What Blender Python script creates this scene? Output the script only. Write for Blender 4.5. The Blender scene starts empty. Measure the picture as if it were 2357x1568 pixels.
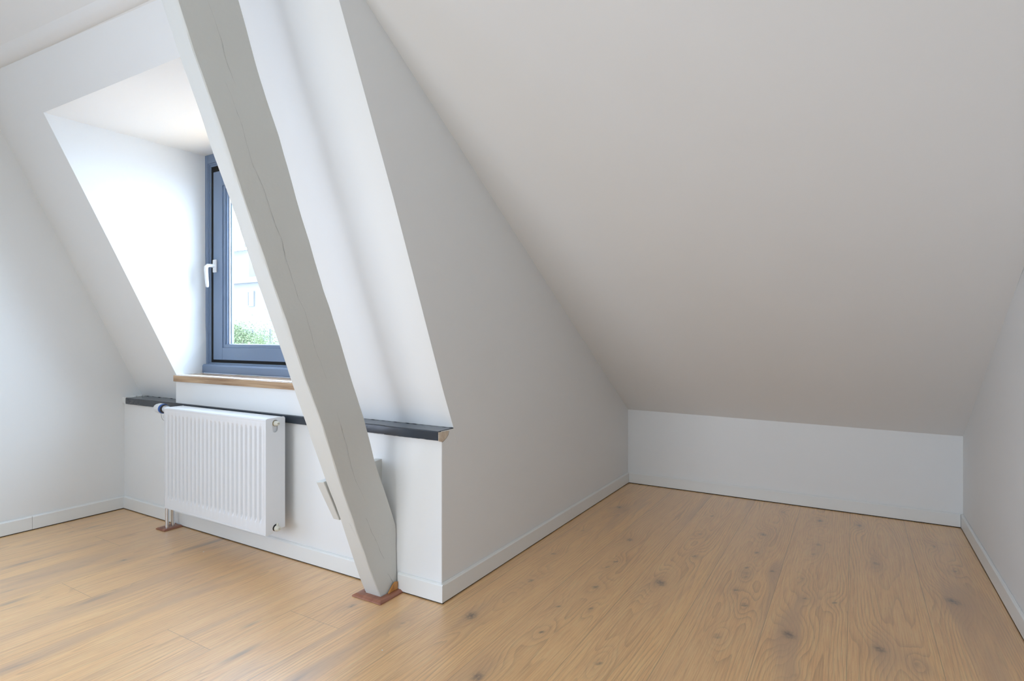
import bpy, bmesh, math, random
import numpy as np
from mathutils import Vector, Matrix, noise as mnoise
random.seed(7)
C = bpy.context.scene.collection
K = 1/1.2                      # working units -> metres (camera height 1.2 units = 1.0 m)
sc = bpy.context.scene

# ------------------------------------------------------------------ camera
FPX = 1320.0
YAW = math.atan(787.5/1320)    # camera turned left of the plank direction (+Y)
cam = bpy.data.cameras.new('camera'); cam.sensor_width = 36; cam.lens = 36*FPX/2357
cam.shift_y = -10/2357
cam.clip_start = 0.02
cam_o = bpy.data.objects.new('camera', cam); C.objects.link(cam_o)
cam_o.location = (0, 0, 1.2*K); cam_o.rotation_euler = (math.pi/2, 0, YAW)
sc.camera = cam_o
sc.view_settings.view_transform = 'Standard'; sc.view_settings.look = 'None'
sc.view_settings.gamma = 1; sc.view_settings.use_curve_mapping = False
sc.view_settings.exposure = 0.0
# ------------------------------------------------------------------ sky
w = bpy.data.worlds.new('sky'); sc.world = w; w.use_nodes = True
nt = w.node_tree; nt.nodes.clear()
wo = nt.nodes.new('ShaderNodeOutputWorld'); bg = nt.nodes.new('ShaderNodeBackground')
bg.inputs['Color'].default_value = (0.60, 0.765, 1.0, 1); bg.inputs['Strength'].default_value = 16.0
nt.links.new(bg.outputs[0], wo.inputs[0])
# ------------------------------------------------------------------ gable window daylight, plus fill lamps added out of view
def area(name, loc, rot, sx, sy, power, col):
    l = bpy.data.lights.new(name, 'AREA'); l.shape = 'RECTANGLE'; l.size = sx*K; l.size_y = sy*K
    l.energy = power; l.color = col
    o = bpy.data.objects.new(name, l); C.objects.link(o)
    o.location = Vector(loc)*K; o.rotation_euler = rot
    return o
P_GABLE, P_REAR, P_RIGHT, P_ROOF = (4.5, 8.3, 15), (11.6, 12.9, 15.1), (6.2, 6.7, 6.6), (9.6, 11.1, 10.6)
def lamp(name, loc, rot, sx, sy, rgb):
    m_ = max(rgb); area(name, loc, rot, sx, sy, m_, tuple(c_/m_ for c_ in rgb))
lamp('gable_window_daylight', (-4.36, -1.9, 1.65), (0, -math.pi/2, 0), 1.4, 1.5, P_GABLE)
lamp('rear_fill', (-1.7, -3.10, 1.15), (math.pi/2, 0, -.16), 2.8, 1.3, P_REAR)  # added fill lamp before the solid rear wall, lights the alcove
lamp('roof_fill', (-.5, .0, 3.28), (-.567, 0, 0), 1.6, 1.3, P_RIGHT)  # added overhead fill lamp for floor and alcove; the roof is closed here
lamp('rear_roof_fill', (-1.2, -1.9, 2.45), (.65, 0, 0), 2.4, 1.2, P_ROOF)  # added fill lamp under the closed rear slope
bpy.data.lights['rear_fill'].spread = math.radians(75)
lamp('side_fill', (-4.34, .15, 1.0), (0, -math.pi/2, math.radians(28)), 1.5, 1.1, (3.5, 4.0, 5.0))  # added fill lamp on the left, turned to lift the right wall
bpy.data.lights['side_fill'].spread = math.radians(80)
lamp('right_fill', (.56, -1.9, 1.5), (0, math.pi/2, 0), 1.3, 1.5, (5.0, 6.8, 9.8))  # added fill lamp on the right, brightens the left gable wall
pt = area('dormer_daylight', (-3.08, 2.36, 1.72), (-math.pi/2, 0, 0), 1.3, 1.35, 1, (1, 1, 1))
pt.data.cycles.is_portal = True      # only guides the sky light through the dormer window

# ------------------------------------------------------------------ helpers
def tag(o, label=None, cat=None, group=None, kind=None):
    if label: o['label'] = label
    if cat: o['category'] = cat
    if group: o['group'] = group
    if kind: o['kind'] = kind
    return o

class MB:
    def __init__(s): s.v = []; s.f = []; s.m = []
    def add(s, vs, fs, m=0):
        b = len(s.v); s.v += [tuple(p) for p in vs]
        for f in fs: s.f.append(tuple(b+i for i in f)); s.m.append(m)
    def box(s, a, b, m=0):
        x0, y0, z0 = a; x1, y1, z1 = b
        vs = [(x, y, z) for z in (z0, z1) for y in (y0, y1) for x in (x0, x1)]
        s.add(vs, [(0,2,3,1),(4,5,7,6),(0,1,5,4),(2,6,7,3),(0,4,6,2),(1,3,7,5)], m)
    def prism(s, poly, d, m=0):
        n = len(poly); d = Vector(d)
        vs = [Vector(p) for p in poly] + [Vector(p)+d for p in poly]
        s.add(vs, [tuple(range(n)), tuple(range(2*n-1, n-1, -1))] + [(i, (i+1) % n, n+(i+1) % n, n+i) for i in range(n)], m)
    def grid(s, rows, m=0, closed=False):
        nr, nc = len(rows), len(rows[0]); vs = [p for r in rows for p in r]
        fs = []
        for i in range(nr-1):
            for j in range(nc if closed else nc-1):
                fs.append((i*nc+j, i*nc+(j+1) % nc, (i+1)*nc+(j+1) % nc, (i+1)*nc+j))
        s.add(vs, fs, m)
    def sweep(s, prof, d0, d1, m=0):
        """prof: list of points (3D) closed loop at d0 offset; extruded to d1"""
        a = [Vector(p)+Vector(d0) for p in prof]; b = [Vector(p)+Vector(d1) for p in prof]; n = len(prof)
        s.add(a+b, [tuple(range(n)), tuple(range(2*n-1, n-1, -1))] + [(i, (i+1) % n, n+(i+1) % n, n+i) for i in range(n)], m)
    def lathe(s, org, axis, prof, n=24, m=0):
        """prof: (distance along axis, radius)"""
        ax = Vector(axis).normalized(); u = ax.orthogonal().normalized(); v = ax.cross(u)
        rows = []
        for d, r in prof:
            rows.append([Vector(org)+ax*d+(u*math.cos(t)+v*math.sin(t))*r for t in [2*math.pi*k/n for k in range(n)]])
        s.grid(rows, m, closed=True)
        for rw in (rows[0], rows[-1]): s.add(rw, [tuple(range(n))], m)
    def tube(s, pts, r, n=12, m=0):
        P = [Vector(p) for p in pts]; rows = []; u = None
        for i, p in enumerate(P):
            t = (P[min(i+1, len(P)-1)]-P[max(i-1, 0)]).normalized()
            if u is None: u = t.orthogonal().normalized()
            u = (u-t*u.dot(t)).normalized(); v = t.cross(u)
            rr = r[i] if isinstance(r, (list, tuple)) else r
            rows.append([p+(u*math.cos(a)+v*math.sin(a))*rr for a in [2*math.pi*k/n for k in range(n)]])
        s.grid(rows, m, closed=True)
        for rw in (rows[0], rows[-1]): s.add(rw, [tuple(range(n))], m)
    def build(s, name, mats, parent=None, bevel=0, seg=2, smooth=False, kind=None, merge=False):
        me = bpy.data.meshes.new(name)
        me.from_pydata([(a*K, b*K, c*K) for a, b, c in s.v], [], s.f)
        mats = mats if isinstance(mats, (list, tuple)) else [mats]
        for mt in mats: me.materials.append(mt)
        me.polygons.foreach_set('material_index', s.m)
        bm = bmesh.new(); bm.from_mesh(me)
        if merge: bmesh.ops.remove_doubles(bm, verts=bm.verts, dist=1e-5)
        bmesh.ops.recalc_face_normals(bm, faces=bm.faces)
        bm.to_mesh(me); bm.free()
        o = bpy.data.objects.new(name, me); C.objects.link(o)
        if smooth:
            me.polygons.foreach_set('use_smooth', [True]*len(me.polygons))
            if isinstance(smooth, float):
                me.set_sharp_from_angle(angle=math.radians(smooth))
        if bevel:
            b = o.modifiers.new('bevel', 'BEVEL'); b.width = bevel*K; b.segments = seg; b.limit_method = 'ANGLE'; b.angle_limit = math.radians(35)
            b.harden_normals = False
        if parent: o.parent = parent
        if kind: o['kind'] = kind
        return o

def empty(name, loc=(0, 0, 0)):
    o = bpy.data.objects.new(name, None); C.objects.link(o)
    o.empty_display_size = .05
    return o                      # parts carry world coordinates; the Empty stays at the origin of the room

def origin_to(root, loc):
    """put the thing's Empty at its base and keep its parts where they are"""
    root.location = Vector(loc)*K
    for ch in root.children:
        ch.matrix_parent_inverse = Matrix.Translation(-Vector(loc)*K)

# ------------------------------------------------------------------ materials
def nodes(name):
    m = bpy.data.materials.new(name); m.use_nodes = True
    t = m.node_tree; b = t.nodes['Principled BSDF']; return m, t, b
def mk(t, typ, **kw):
    n = t.nodes.new(typ)
    for k, v in kw.items(): setattr(n, k, v)
    return n
def paint(name, col, rough=.55, bump=.15, scale=60, spec=.4, var=.015):
    m, t, b = nodes(name)
    b.inputs['Roughness'].default_value = rough; b.inputs['Specular IOR Level'].default_value = spec
    tc = mk(t, 'ShaderNodeTexCoord')
    n = mk(t, 'ShaderNodeTexNoise'); n.inputs['Scale'].default_value = scale; n.inputs['Detail'].default_value = 4
    t.links.new(tc.outputs['Object'], n.inputs['Vector'])
    bp = mk(t, 'ShaderNodeBump'); bp.inputs['Strength'].default_value = bump; bp.inputs['Distance'].default_value = .002
    t.links.new(n.outputs['Fac'], bp.inputs['Height']); t.links.new(bp.outputs[0], b.inputs['Normal'])
    n2 = mk(t, 'ShaderNodeTexNoise'); n2.inputs['Scale'].default_value = 2.3; n2.inputs['Detail'].default_value = 3
    t.links.new(tc.outputs['Object'], n2.inputs['Vector'])
    mx = mk(t, 'ShaderNodeMix', data_type='RGBA')
    mx.inputs['A'].default_value = tuple(c*(1-var) for c in col)+(1,); mx.inputs['B'].default_value = tuple(min(1, c*(1+var)) for c in col)+(1,)
    t.links.new(n2.outputs['Fac'], mx.inputs['Factor']); t.links.new(mx.outputs['Result'], b.inputs['Base Color'])
    return m
M_wall = paint('white_wall_paint', (.88, .88, .868), .6, .12)
M_base = paint('white_satin_trim', (.87, .87, .845), .35, .03)
M_post = paint('white_painted_timber', (.675, .675, .64), .5, .5, 45, var=.03)
M_dark = paint('anthracite_paint', (.038, .047, .062), .20, .25, 30, .6)
M_frame = paint('flare_lightened_anthracite', (.19, .255, .37), .28, .05, 30, .5)  # anthracite lightened and blued, window flare put into the colour
M_gap = paint('dark_crevice', (.012, .011, .010), .9, 0)
M_crack = paint('grey_crack', (.20, .19, .175), .9, 0)
M_rad = paint('white_radiator_enamel', (.83, .835, .845), .28, .02, 40, .5, .004)
M_cream = paint('cream_plastic', (.74, .72, .62), .35, 0)
M_white_pl = paint('white_plastic', (.82, .82, .82), .3, 0)
M_blue_pl = paint('blue_plastic', (.03, .12, .42), .35, 0)
M_black = paint('black_rubber', (.02, .02, .022), .45, 0)
M_caulk = paint('white_filler', (.82, .82, .80), .7, .8, 90)
def metal(name, col, r):
    m, t, b = nodes(name); b.inputs['Base Color'].default_value = col+(1,); b.inputs['Metallic'].default_value = 1
    b.inputs['Roughness'].default_value = r
    tc = mk(t, 'ShaderNodeTexCoord'); n = mk(t, 'ShaderNodeTexNoise'); n.inputs['Scale'].default_value = 40
    t.links.new(tc.outputs['Object'], n.inputs['Vector'])
    mr = mk(t, 'ShaderNodeMapRange'); mr.inputs['To Min'].default_value = r*.8; mr.inputs['To Max'].default_value = r*1.3
    t.links.new(n.outputs['Fac'], mr.inputs['Value']); t.links.new(mr.outputs[0], b.inputs['Roughness'])
    return m
M_chrome = metal('chrome', (.74, .77, .82), .16)
M_brass = metal('brass', (.55, .42, .2), .35)

def wood(name, c1, c2, sc_=(40, 3, 40), rough=.45, bump=.1):
    m, t, b = nodes(name); b.inputs['Roughness'].default_value = rough
    tc = mk(t, 'ShaderNodeTexCoord'); mp = mk(t, 'ShaderNodeMapping'); mp.inputs['Scale'].default_value = sc_
    t.links.new(tc.outputs['Object'], mp.inputs['Vector'])
    n = mk(t, 'ShaderNodeTexNoise'); n.inputs['Scale'].default_value = 1.0; n.inputs['Detail'].default_value = 6; n.inputs['Distortion'].default_value = .6
    t.links.new(mp.outputs[0], n.inputs['Vector'])
    cr = mk(t, 'ShaderNodeValToRGB'); cr.color_ramp.elements[0].position = .35; cr.color_ramp.elements[1].position = .68
    cr.color_ramp.elements[0].color = c1+(1,); cr.color_ramp.elements[1].color = c2+(1,)
    t.links.new(n.outputs['Fac'], cr.inputs[0]); t.links.new(cr.outputs[0], b.inputs['Base Color'])
    bp = mk(t, 'ShaderNodeBump'); bp.inputs['Strength'].default_value = bump; bp.inputs['Distance'].default_value = .001
    t.links.new(n.outputs['Fac'], bp.inputs['Height']); t.links.new(bp.outputs[0], b.inputs['Normal'])
    return m
M_sill = wood('oiled_oak_sill', (.30, .17, .085), (.60, .41, .24), (3, 30, 60), .22)
M_merb = wood('reddish_hardwood', (.24, .085, .048), (.40, .17, .10), (30, 4, 30), .35)
M_chip = wood('orange_hardwood', (.42, .17, .04), (.62, .30, .08), (60, 60, 20), .4)
M_raw = wood('raw_timber_end', (.62, .50, .38), (.76, .66, .54), (60, 60, 60), .7)

def floor_mat():
    m, t, b = nodes('oak_plank_floor')
    L = t.links.new
    def att(n): a = mk(t, 'ShaderNodeAttribute'); a.attribute_name = n; return a
    geo = mk(t, 'ShaderNodeTexCoord'); seed = att('seed'); fld = att('field'); core = att('core'); edge = att('edge'); strk = att('streak')
    # per-board coordinates
    off = mk(t, 'ShaderNodeVectorMath', operation='SCALE'); off.inputs[0].default_value = (3.7, 17.3, 9.1); L(seed.outputs['Fac'], off.inputs['Scale'])
    P = mk(t, 'ShaderNodeVectorMath', operation='ADD'); L(geo.outputs['Object'], P.inputs[0]); L(off.outputs[0], P.inputs[1])
    def nz(scale, detail=3, dist=0, rough=.5):
        mp = mk(t, 'ShaderNodeMapping'); mp.inputs['Scale'].default_value = scale; L(P.outputs[0], mp.inputs['Vector'])
        n = mk(t, 'ShaderNodeTexNoise'); n.inputs['Scale'].default_value = 1; n.inputs['Detail'].default_value = detail
        n.inputs['Distortion'].default_value = dist; n.inputs['Roughness'].default_value = rough
        L(mp.outputs[0], n.inputs['Vector']); return n.outputs['Fac']
    def ma(op, a, c, clamp=False):
        n = mk(t, 'ShaderNodeMath', operation=op, use_clamp=clamp)
        for i, x in enumerate((a, c)):
            if isinstance(x, (int, float)): n.inputs[i].default_value = x
            elif x is not None: L(x, n.inputs[i])
        return n.outputs[0]
    def mr(v, a, b_, c=0, d=1, smooth=False):
        n = mk(t, 'ShaderNodeMapRange'); n.inputs['From Min'].default_value = a; n.inputs['From Max'].default_value = b_
        n.inputs['To Min'].default_value = c; n.inputs['To Max'].default_value = d
        if smooth: n.interpolation_type = 'SMOOTHSTEP'
        L(v, n.inputs['Value']); return n.outputs[0]
    def mix(f, a, c):
        n = mk(t, 'ShaderNodeMix', data_type='RGBA')
        if isinstance(f, float): n.inputs['Factor'].default_value = f
        else: L(f, n.inputs['Factor'])
        for k, x in (('A', a), ('B', c)):
            if isinstance(x, tuple): n.inputs[k].default_value = x+(1,)
            else: L(x, n.inputs[k])
        return n.outputs['Result']
    sx = mk(t, 'ShaderNodeSeparateXYZ'); L(edge.outputs['Vector'], sx.inputs[0])
    cen = mr(sx.outputs[0], 0, PW*K/2, 1, 0)                      # 1 at the seams, 0 mid-board
    low = nz((5.5, .55, 1), 2, .15)
    g = ma('ADD', ma('MULTIPLY', low, 5.0), ma('MULTIPLY', fld.outputs['Fac'], 1.25))
    g = ma('ADD', g, ma('MULTIPLY', ma('POWER', cen, 1.8), 2.4))
    g = ma('ADD', g, ma('MULTIPLY', nz((38, 2.6, 1), 2), .22))
    fr = ma('FRACT', ma('MULTIPLY', g, 3.4), None)
    ring = ma('MULTIPLY', ma('MULTIPLY', ma('POWER', fr, 3.0), mr(fr, 1.0, .93)), mr(nz((14, 1.6, 1), 2), .35, .6, .25, 1))
    wide = mr(ma('SINE', ma('MULTIPLY', g, 2.9), None), -1, 1)
    fib = nz((330, 8, 1), 3)
    fine = nz((800, 26, 1), 2)
    tone = nz((5, .7, 1), 2)
    c = mix(mr(tone, .35, .65), (0.924, 0.542, 0.237), (0.947, 0.542, 0.214))
    c = mix(ma('MULTIPLY', seed.outputs['Fac'], .45), c, (0.844, 0.484, 0.216))
    c = mix(ma('MULTIPLY', wide, .30), c, (0.739, 0.398, 0.171))
    c = mix(ma('MULTIPLY', ring, .72), c, (0.436, 0.219, 0.095))
    c = mix(mr(fib, .45, .72, 0, .40), c, (0.947, 0.760, 0.397))
    c = mix(mr(fib, .5, .28, 0, .40), c, (0.528, 0.283, 0.131))
    # grey-brown heart zones
    hz = mr(ma('ADD', nz((7, .6, 1), 3, .4), ma('MULTIPLY', fld.outputs['Fac'], .13)), .53, .72, 0, .60, True)
    c = mix(hz, c, (0.581, 0.363, 0.211))
    c = mix(ma('MULTIPLY', fld.outputs['Fac'], .26, True), c, (0.476, 0.288, 0.162))
    sf = ma('MULTIPLY', strk.outputs['Fac'], mr(nz((40, 5, 1), 3), .34, .62), True)
    c = mix(ma('MULTIPLY', sf, .62), c, (.190, .155, .140))
    kf = ma('MULTIPLY', core.outputs['Fac'], mr(nz((110, 70, 1), 4), .32, .58, .35, 1), True)
    c = mix(ma('MULTIPLY', kf, .9), c, (.120, .085, .065))
    c = mix(mr(fine, .60, .70, 0, .28), c, (.30, .18, .105))
    e = ma('MINIMUM', ma('MINIMUM', sx.outputs[0], sx.outputs[1]), sx.outputs[2])
    seam = mr(e, .0003, .0011, 1, 0)
    c = mix(ma('MULTIPLY', seam, .62), c, (.13, .08, .045))
    L(c, b.inputs['Base Color'])
    L(mr(fib, .3, .7, .34, .44), b.inputs['Roughness'])
    b.inputs['Coat Weight'].default_value = 1.0; b.inputs['Coat Roughness'].default_value = .40; b.inputs['Coat IOR'].default_value = 1.75
    b.inputs['Specular IOR Level'].default_value = .5
    h = ma('SUBTRACT', ma('ADD', ma('MULTIPLY', fib, .35), ma('MULTIPLY', ring, -.15)), ma('MULTIPLY', seam, 1.5))
    bp = mk(t, 'ShaderNodeBump'); bp.inputs['Strength'].default_value = .25; bp.inputs['Distance'].default_value = .0012
    L(h, bp.inputs['Height']); L(bp.outputs[0], b.inputs['Normal'])
    return m
PW = .2985                     # plank width
M_floor = floor_mat()

# ------------------------------------------------------------------ room numbers (working units)
XL, XC, XR = -4.375, -1.592, .585         # left gable, alcove cheek wall, right wall
YW, YE, YB = 2.052, 4.525, -3.2           # window wall, alcove end wall, rear wall
XD0, XDR = -3.807, -2.35                  # dormer opening left / right
ZR = .775                                 # top of the dark rail
def s1y(X, z):                            # steep roof slope, slightly twisted
    l = 2.140-.4790*(z-.833)
    r = np.interp(z, [.70, .766, .839, .953, 1.757, 2.41, 2.70], [2.17, 2.144, 2.112, 2.062, 1.736, 1.453, 1.327])
    t = (X-XL)/(XC-XL)
    return l+(r-l)*max(0, min(1, t))
def s2z(X, y):                            # flatter roof slope
    t = max(0, min(1, (X-XC)/(XR-XC)))
    zl = .600+.637*(4.525-y); zr = .573+.606*(4.525-y)
    return zl+(zr-zl)*t

# ---- floor: planks as one mesh with per-plank attributes
KN = [(-1.41,2.023,3.0),(-1.138,1.674,2.5),(-1.415,3.837,2.0),(-1.134,3.256,2.0),(-1.44,3.258,1.0),(-1.421,2.834,1.3),(-1.362,2.464,1.5),(-1.063,2.557,1.8),(-1.104,2.821,1.2),(-1.088,2.905,.8),(-.809,2.765,3.0),(-.816,3.968,1.0),(-.805,3.565,1.2),(-.752,3.197,1.4),(-.806,1.972,1.4),(-1.087,2.06,1.2),(-1.123,2.291,1.1),(-.994,2.344,.8),(-.471,3.755,2.0),(-.463,3.42,1.5),(-.479,3.174,.9),(-.47,3.098,1.1),(-.467,3.051,.8),(-.482,2.871,1.4),(-.42,2.729,1.8),(-.358,3.196,1.5),(-.192,4.226,2.0),(-.176,3.738,1.5),(-.191,3.56,1.3),(-.213,3.166,1.0),(-.188,2.942,1.2),(-.227,2.55,3.0),(-.183,2.252,.8),(.028,4.247,1.8),(.1,3.58,1.5),(.084,2.609,2.4),(.2,2.553,1.2),(.388,4.042,1.3),(.44,3.672,1.2),(.386,3.249,3.2),(-.409,4.299,1.2),(-.074,2.96,1.0),(-1.625,1.825,1.0),(-1.918,1.826,1.6),(-3.361,1.569,1.3),(-1.885,1.283,.7),(-.471,2.388,1.5)]
ST = [(-3.209,1.977,3.0),(-3.223,1.857,1.5),(-4.11,1.749,2.0),(-3.473,1.787,1.0),(-4.092,1.401,1.5),(-3.775,1.274,2.0),(-3.493,1.245,1.8),(-3.46,1.423,1.6),(-3.265,1.071,2.5),(-3.186,1.022,2.0),(-2.975,1.289,1.8),(-2.975,1.249,1.5),(-3.018,1.141,.8),(-2.615,.864,2.2),(-2.3,.999,2.0),(-1.989,1.336,2.2),(-1.667,1.343,2.4),(-2.156,1.492,1.3),(-2.708,1.702,1.0),(-3.425,1.099,1.0)]

def build_floor():
    V, F, seed, fld, core, streak, edge = [], [], [], [], [], [], []
    KX = np.array(KN); SX = np.array(ST)
    rng = random.Random(3)
    joints = {-8: [1.292], -7: [1.655], -9: [.45], -10: [.2], -11: [1.272], -12: [.05], -13: [1.67], -14: [.3], -15: [1.68], -6: [.1], 1: [4.126], 0: [], -1: [], -2: [], -3: []}
    for k in range(-15, 2):
        x0 = -.0235+PW*k; x1 = x0+PW
        xs0, xs1 = max(x0, XL-.03), min(x1, XR+.03)
        if xs1 <= xs0: continue
        ymax = 4.56 if x1 > XC+.02 else 2.08
        js = joints.get(k, [])
        first = (min(js) if js else 1.4-(k*.77) % 1.9)
        js = sorted(set(js+[first-2.4, first-4.8]+([first] if not js and k < -5 else [])))
        cuts = [YB-.03]+[j for j in js if YB < j < ymax]+[ymax]
        for y0, y1 in zip(cuts[:-1], cuts[1:]):
            sd = rng.random(); lift = 0
            ys = list(np.arange(y0, min(y1, .6), .4)) if y0 < .6 else []
            ys += list(np.arange(max(y0, .6), y1, .018))
            ys = sorted(set([round(v, 5) for v in ys]+[round(y1, 5)]))
            xs = np.linspace(xs0, xs1, 24); b = len(V)
            gx, gy = np.meshgrid(xs, np.array(ys))
            G = np.zeros_like(gx); Cc = np.zeros_like(gx); S = np.zeros_like(gx)
            for kx, ky, kr in KX:
                if x0-.01 <= kx <= x1+.01 and y0-.5 < ky < y1+.5:
                    r = .0072*kr; dx = gx-kx; dy = gy-ky
                    G += (.30+.28*kr)*np.exp(-((dx/(r*2.3+.022))**2+(dy/(r*7+.05))**2))
                    Cc += 1.25*np.exp(-(((dx+.25*dy)/(r*(.62+.12*kr)))**2+(dy/(r*(.9+.16*kr)))**2)**1.1)
            for kx, ky, kr in SX:
                if x0-.01 <= kx <= x1+.01 and y0-.5 < ky < y1+.5:
                    dx = gx-kx; dy = gy-ky
                    S += 1.1*np.exp(-((dx/(.0065*kr))**2+(dy/(.030*kr))**2))
                    G += .32*kr*np.exp(-((dx/.032)**2+(dy/.22)**2))
            nx, ny = len(xs), len(ys)
            for j in range(ny):
                for i in range(nx):
                    V.append((gx[j, i]*K, gy[j, i]*K, 0.0)); seed.append(sd)
                    fld.append(G[j, i]); core.append(Cc[j, i]); streak.append(S[j, i])
                    edge += [min(gx[j, i]-x0, x1-gx[j, i])*K, (gy[j, i]-y0)*K if y0 > YB else 1, (y1-gy[j, i])*K if y1 < ymax else 1]
            for j in range(ny-1):
                for i in range(nx-1):
                    a = b+j*nx+i; F.append((a, a+1, a+nx+1, a+nx))
    nb = len(V)
    # underside slab
    lo = [(-4.5, -3.3), (.7, -3.3), (.7, 4.6), (-4.5, 4.6)]
    for z in (-.004, -.12):
        V += [(x*K, y*K, z) for x, y in lo]
    F += [(nb, nb+1, nb+2, nb+3), (nb+7, nb+6, nb+5, nb+4)]+[(nb+i, nb+(i+1) % 4, nb+4+(i+1) % 4, nb+4+i) for i in range(4)]
    for _ in range(8): seed.append(0); fld.append(0); core.append(0); streak.append(0); edge += [1, 1, 1]
    me = bpy.data.meshes.new('floor'); me.from_pydata(V, [], F)
    for nm, d in (('seed', seed), ('field', fld), ('core', core), ('streak', streak)):
        a = me.attributes.new(nm, 'FLOAT', 'POINT'); a.data.foreach_set('value', d)
    a = me.attributes.new('edge', 'FLOAT_VECTOR', 'POINT'); a.data.foreach_set('vector', edge)
    me.materials.append(M_floor)
    o = bpy.data.objects.new('floor', me); C.objects.link(o); o['kind'] = 'structure'
build_floor()

T = .06
# ---- gable walls
yj = 1.30
def gable(name, X, dx):
    mb = MB()
    if X > 0:
        mb.prism([(X, YB, -.02), (X, 4.58, -.02), (X, 4.58, .60), (X, -.5, s2z(X, -.5)+.03), (X, YB, 1.78)], (dx, 0, 0))
    else:
        mb.prism([(X, YB, -.02), (X, 2.26, -.02), (X, 2.26, .75), (X, s1y(X, .9)+.08, .9), (X, s1y(X, 2.65)+.08, 2.69), (X, -.5, s2z(X, -.5)+.03), (X, YB, 1.78)], (dx, 0, 0))
    return mb.build(name, M_wall, kind='structure')
gable('wall_left', XL, -T)
gable('wall_right', XR, T)
# ---- rear wall, rear slope
mb = MB()
mb.box((XL-T, YB-T, -.02), (XR+T, YB, 1.8))
mb.build('wall_rear', M_wall, kind='structure')
mb = MB()
zr0 = s2z(XL, -.5); zr1 = s2z(XR, -.5)
mb.prism([(XL-T, YB-T, 1.75), (XR+T, YB-T, 1.75), (XR+T, -.5, zr1), (XL-T, -.5, zr0)], (0, 0, T))
# ---- ceiling: the flatter slope, with the small painted purlin where it meets the steep slope
rows = []
ysS = [4.58, 3.5, 2.4, 1.36, .5, -.5]
xsS = [XC-.02+(XR+T-XC+.02)*i/6 for i in range(7)]
for y in ysS: rows.append([(x, y, s2z(x, y)) for x in xsS])
top = [[(x, y, z+T) for x, y, z in r] for r in rows]
mb.grid(rows); mb.grid(top)
for r, q in ((rows[0], top[0]), (rows[-1], top[-1])): mb.grid([r, q])
# left part (over the steep slope)
y0 = 1.32
rows = [[(x, y, s2z(x, y)) for x in (XL-T, XC)] for y in (y0+.1, 1.15, .5, -.5)]
mb.grid(rows); mb.grid([[(x, y, z+T) for x, y, z in r] for r in rows])
mb.build('ceiling', M_wall, kind='structure')
# purlin (rounded painted timber along the top of the steep slope)
mb = MB()
def zc(x): return 2.684-.062*max(0, min(1, (x-XL)/(XC-XL)))
def purl(x):
    zz = zc(x); yl = s1y(x, zz)
    return [(x, yl+.03, zz+.02), (x, yl, zz-.003), (x, yl-.018, zz+.002), (x, yl-.036, zz+.008), (x, yl-.052, zz+.019), (x, yl-.064, zz+.034), (x, yl-.076, zz+.048),
            (x, yl-.097, zz+.060), (x, yl-.12, zz+.075), (x, yl-.17, zz+.108), (x, yl-.17, zz+.17), (x, yl+.03, zz+.1)]
cols = [purl(XL+(XC-XL)*i/12) for i in range(13)]
mb.grid([list(c) for c in cols])
p = mb.build('trim_2', M_wall, smooth=True, kind='structure')
p['label'] = 'painted timber edge running along the top of the steep slope'
# hairline crack along the purlin
mb = MB()
prev = None
for i in range(60):
    x = -4.3+(1.5)*i/59
    yl = s1y(x, zc(x)); c_ = Vector((x, yl-.0775, zc(x)+.0488)); wv = .0004*(0.2+random.random())
    a, b = c_+Vector((0, -wv, wv*.8)), c_+Vector((0, wv, -wv*.8))
    off = Vector((0, -.0006, -.0006)); a += off; b += off
    if prev: mb.add([prev[0], prev[1], b, a], [(0, 1, 2, 3)])
    prev = (a, b)
ck = mb.build('crack', M_crack, parent=p)

# ---- steep slope with the dormer opening
mb = MB()
zs = [.70, .766, .839, .953, 1.3, 1.757, 2.1, 2.43, 2.66]
def xd(z): return -3.776+(-3.83+3.776)*(z-.95)/(2.43-.95)
def strip(xa, xb, zz, n):
    rows = []; 
    for z in zz:
        a = xa(z); b = xb(z)
        rows.append([(a+(b-a)*i/n, s1y(a+(b-a)*i/n, z), z) for i in range(n+1)])
    mb.grid(rows); mb.grid([[(x, y+.05, z) for x, y, z in r] for r in rows])
    for j in (0, -1): mb.grid([[r[j] for r in rows], [(r[j][0], r[j][1]+.05, r[j][2]) for r in rows]])
    for r in (rows[0], rows[-1]): mb.grid([r, [(x, y+.05, z) for x, y, z in r]])
zmid = [.95, 1.3, 1.757, 2.1, 2.43]
strip(lambda z: XL-.02, lambda z: XC+.0005, [.70, .766, .839, .95], 8)
strip(lambda z: XL-.02, xd, zmid, 3)
strip(lambda z: XDR, lambda z: XC+.0005, zmid, 4)
strip(lambda z: XL-.02, lambda z: XC+.0005, [2.43, 2.55, 2.70], 8)
mb.build('wall_slope', M_wall, kind='structure')

# ---- dormer reveals
mb = MB()
cy = [s1y(xd(z), z) for z in zmid]
front = [(xd(z)+.0, s1y(xd(z), z)+.004, z+(.006 if z > 2.4 else 0)) for z in zmid]
back = [(XD0, 2.40, z+(.006 if z > 2.4 else 0)) for z in zmid]
mb.grid([front, back]); mb.grid([[(x-T, y, z) for x, y, z in front], [(x-T, y, z) for x, y, z in back]])
mb.grid([[front[0], back[0]], [(front[0][0]-T, front[0][1], .95), (XD0-T, 2.4, .95)]])
mb.build('wall_dormer_left', M_wall, kind='structure')
mb = MB()
mb.prism([(XDR, s1y(XDR, z)+.004, z) for z in zmid]+[(XDR, 2.40, 2.43), (XDR, 2.40, .95)], (T, 0, 0))
mb.build('wall_dormer_right', M_wall, kind='structure')
mb = MB()
mb.prism([(-3.87, s1y(-3.83, 2.43)+.006, 2.4307), (XDR+T, s1y(XDR, 2.43)+.006, 2.4307), (XDR+T, 2.42, 2.4307), (-3.87, 2.42, 2.4307)], (0, 0, T))
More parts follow.
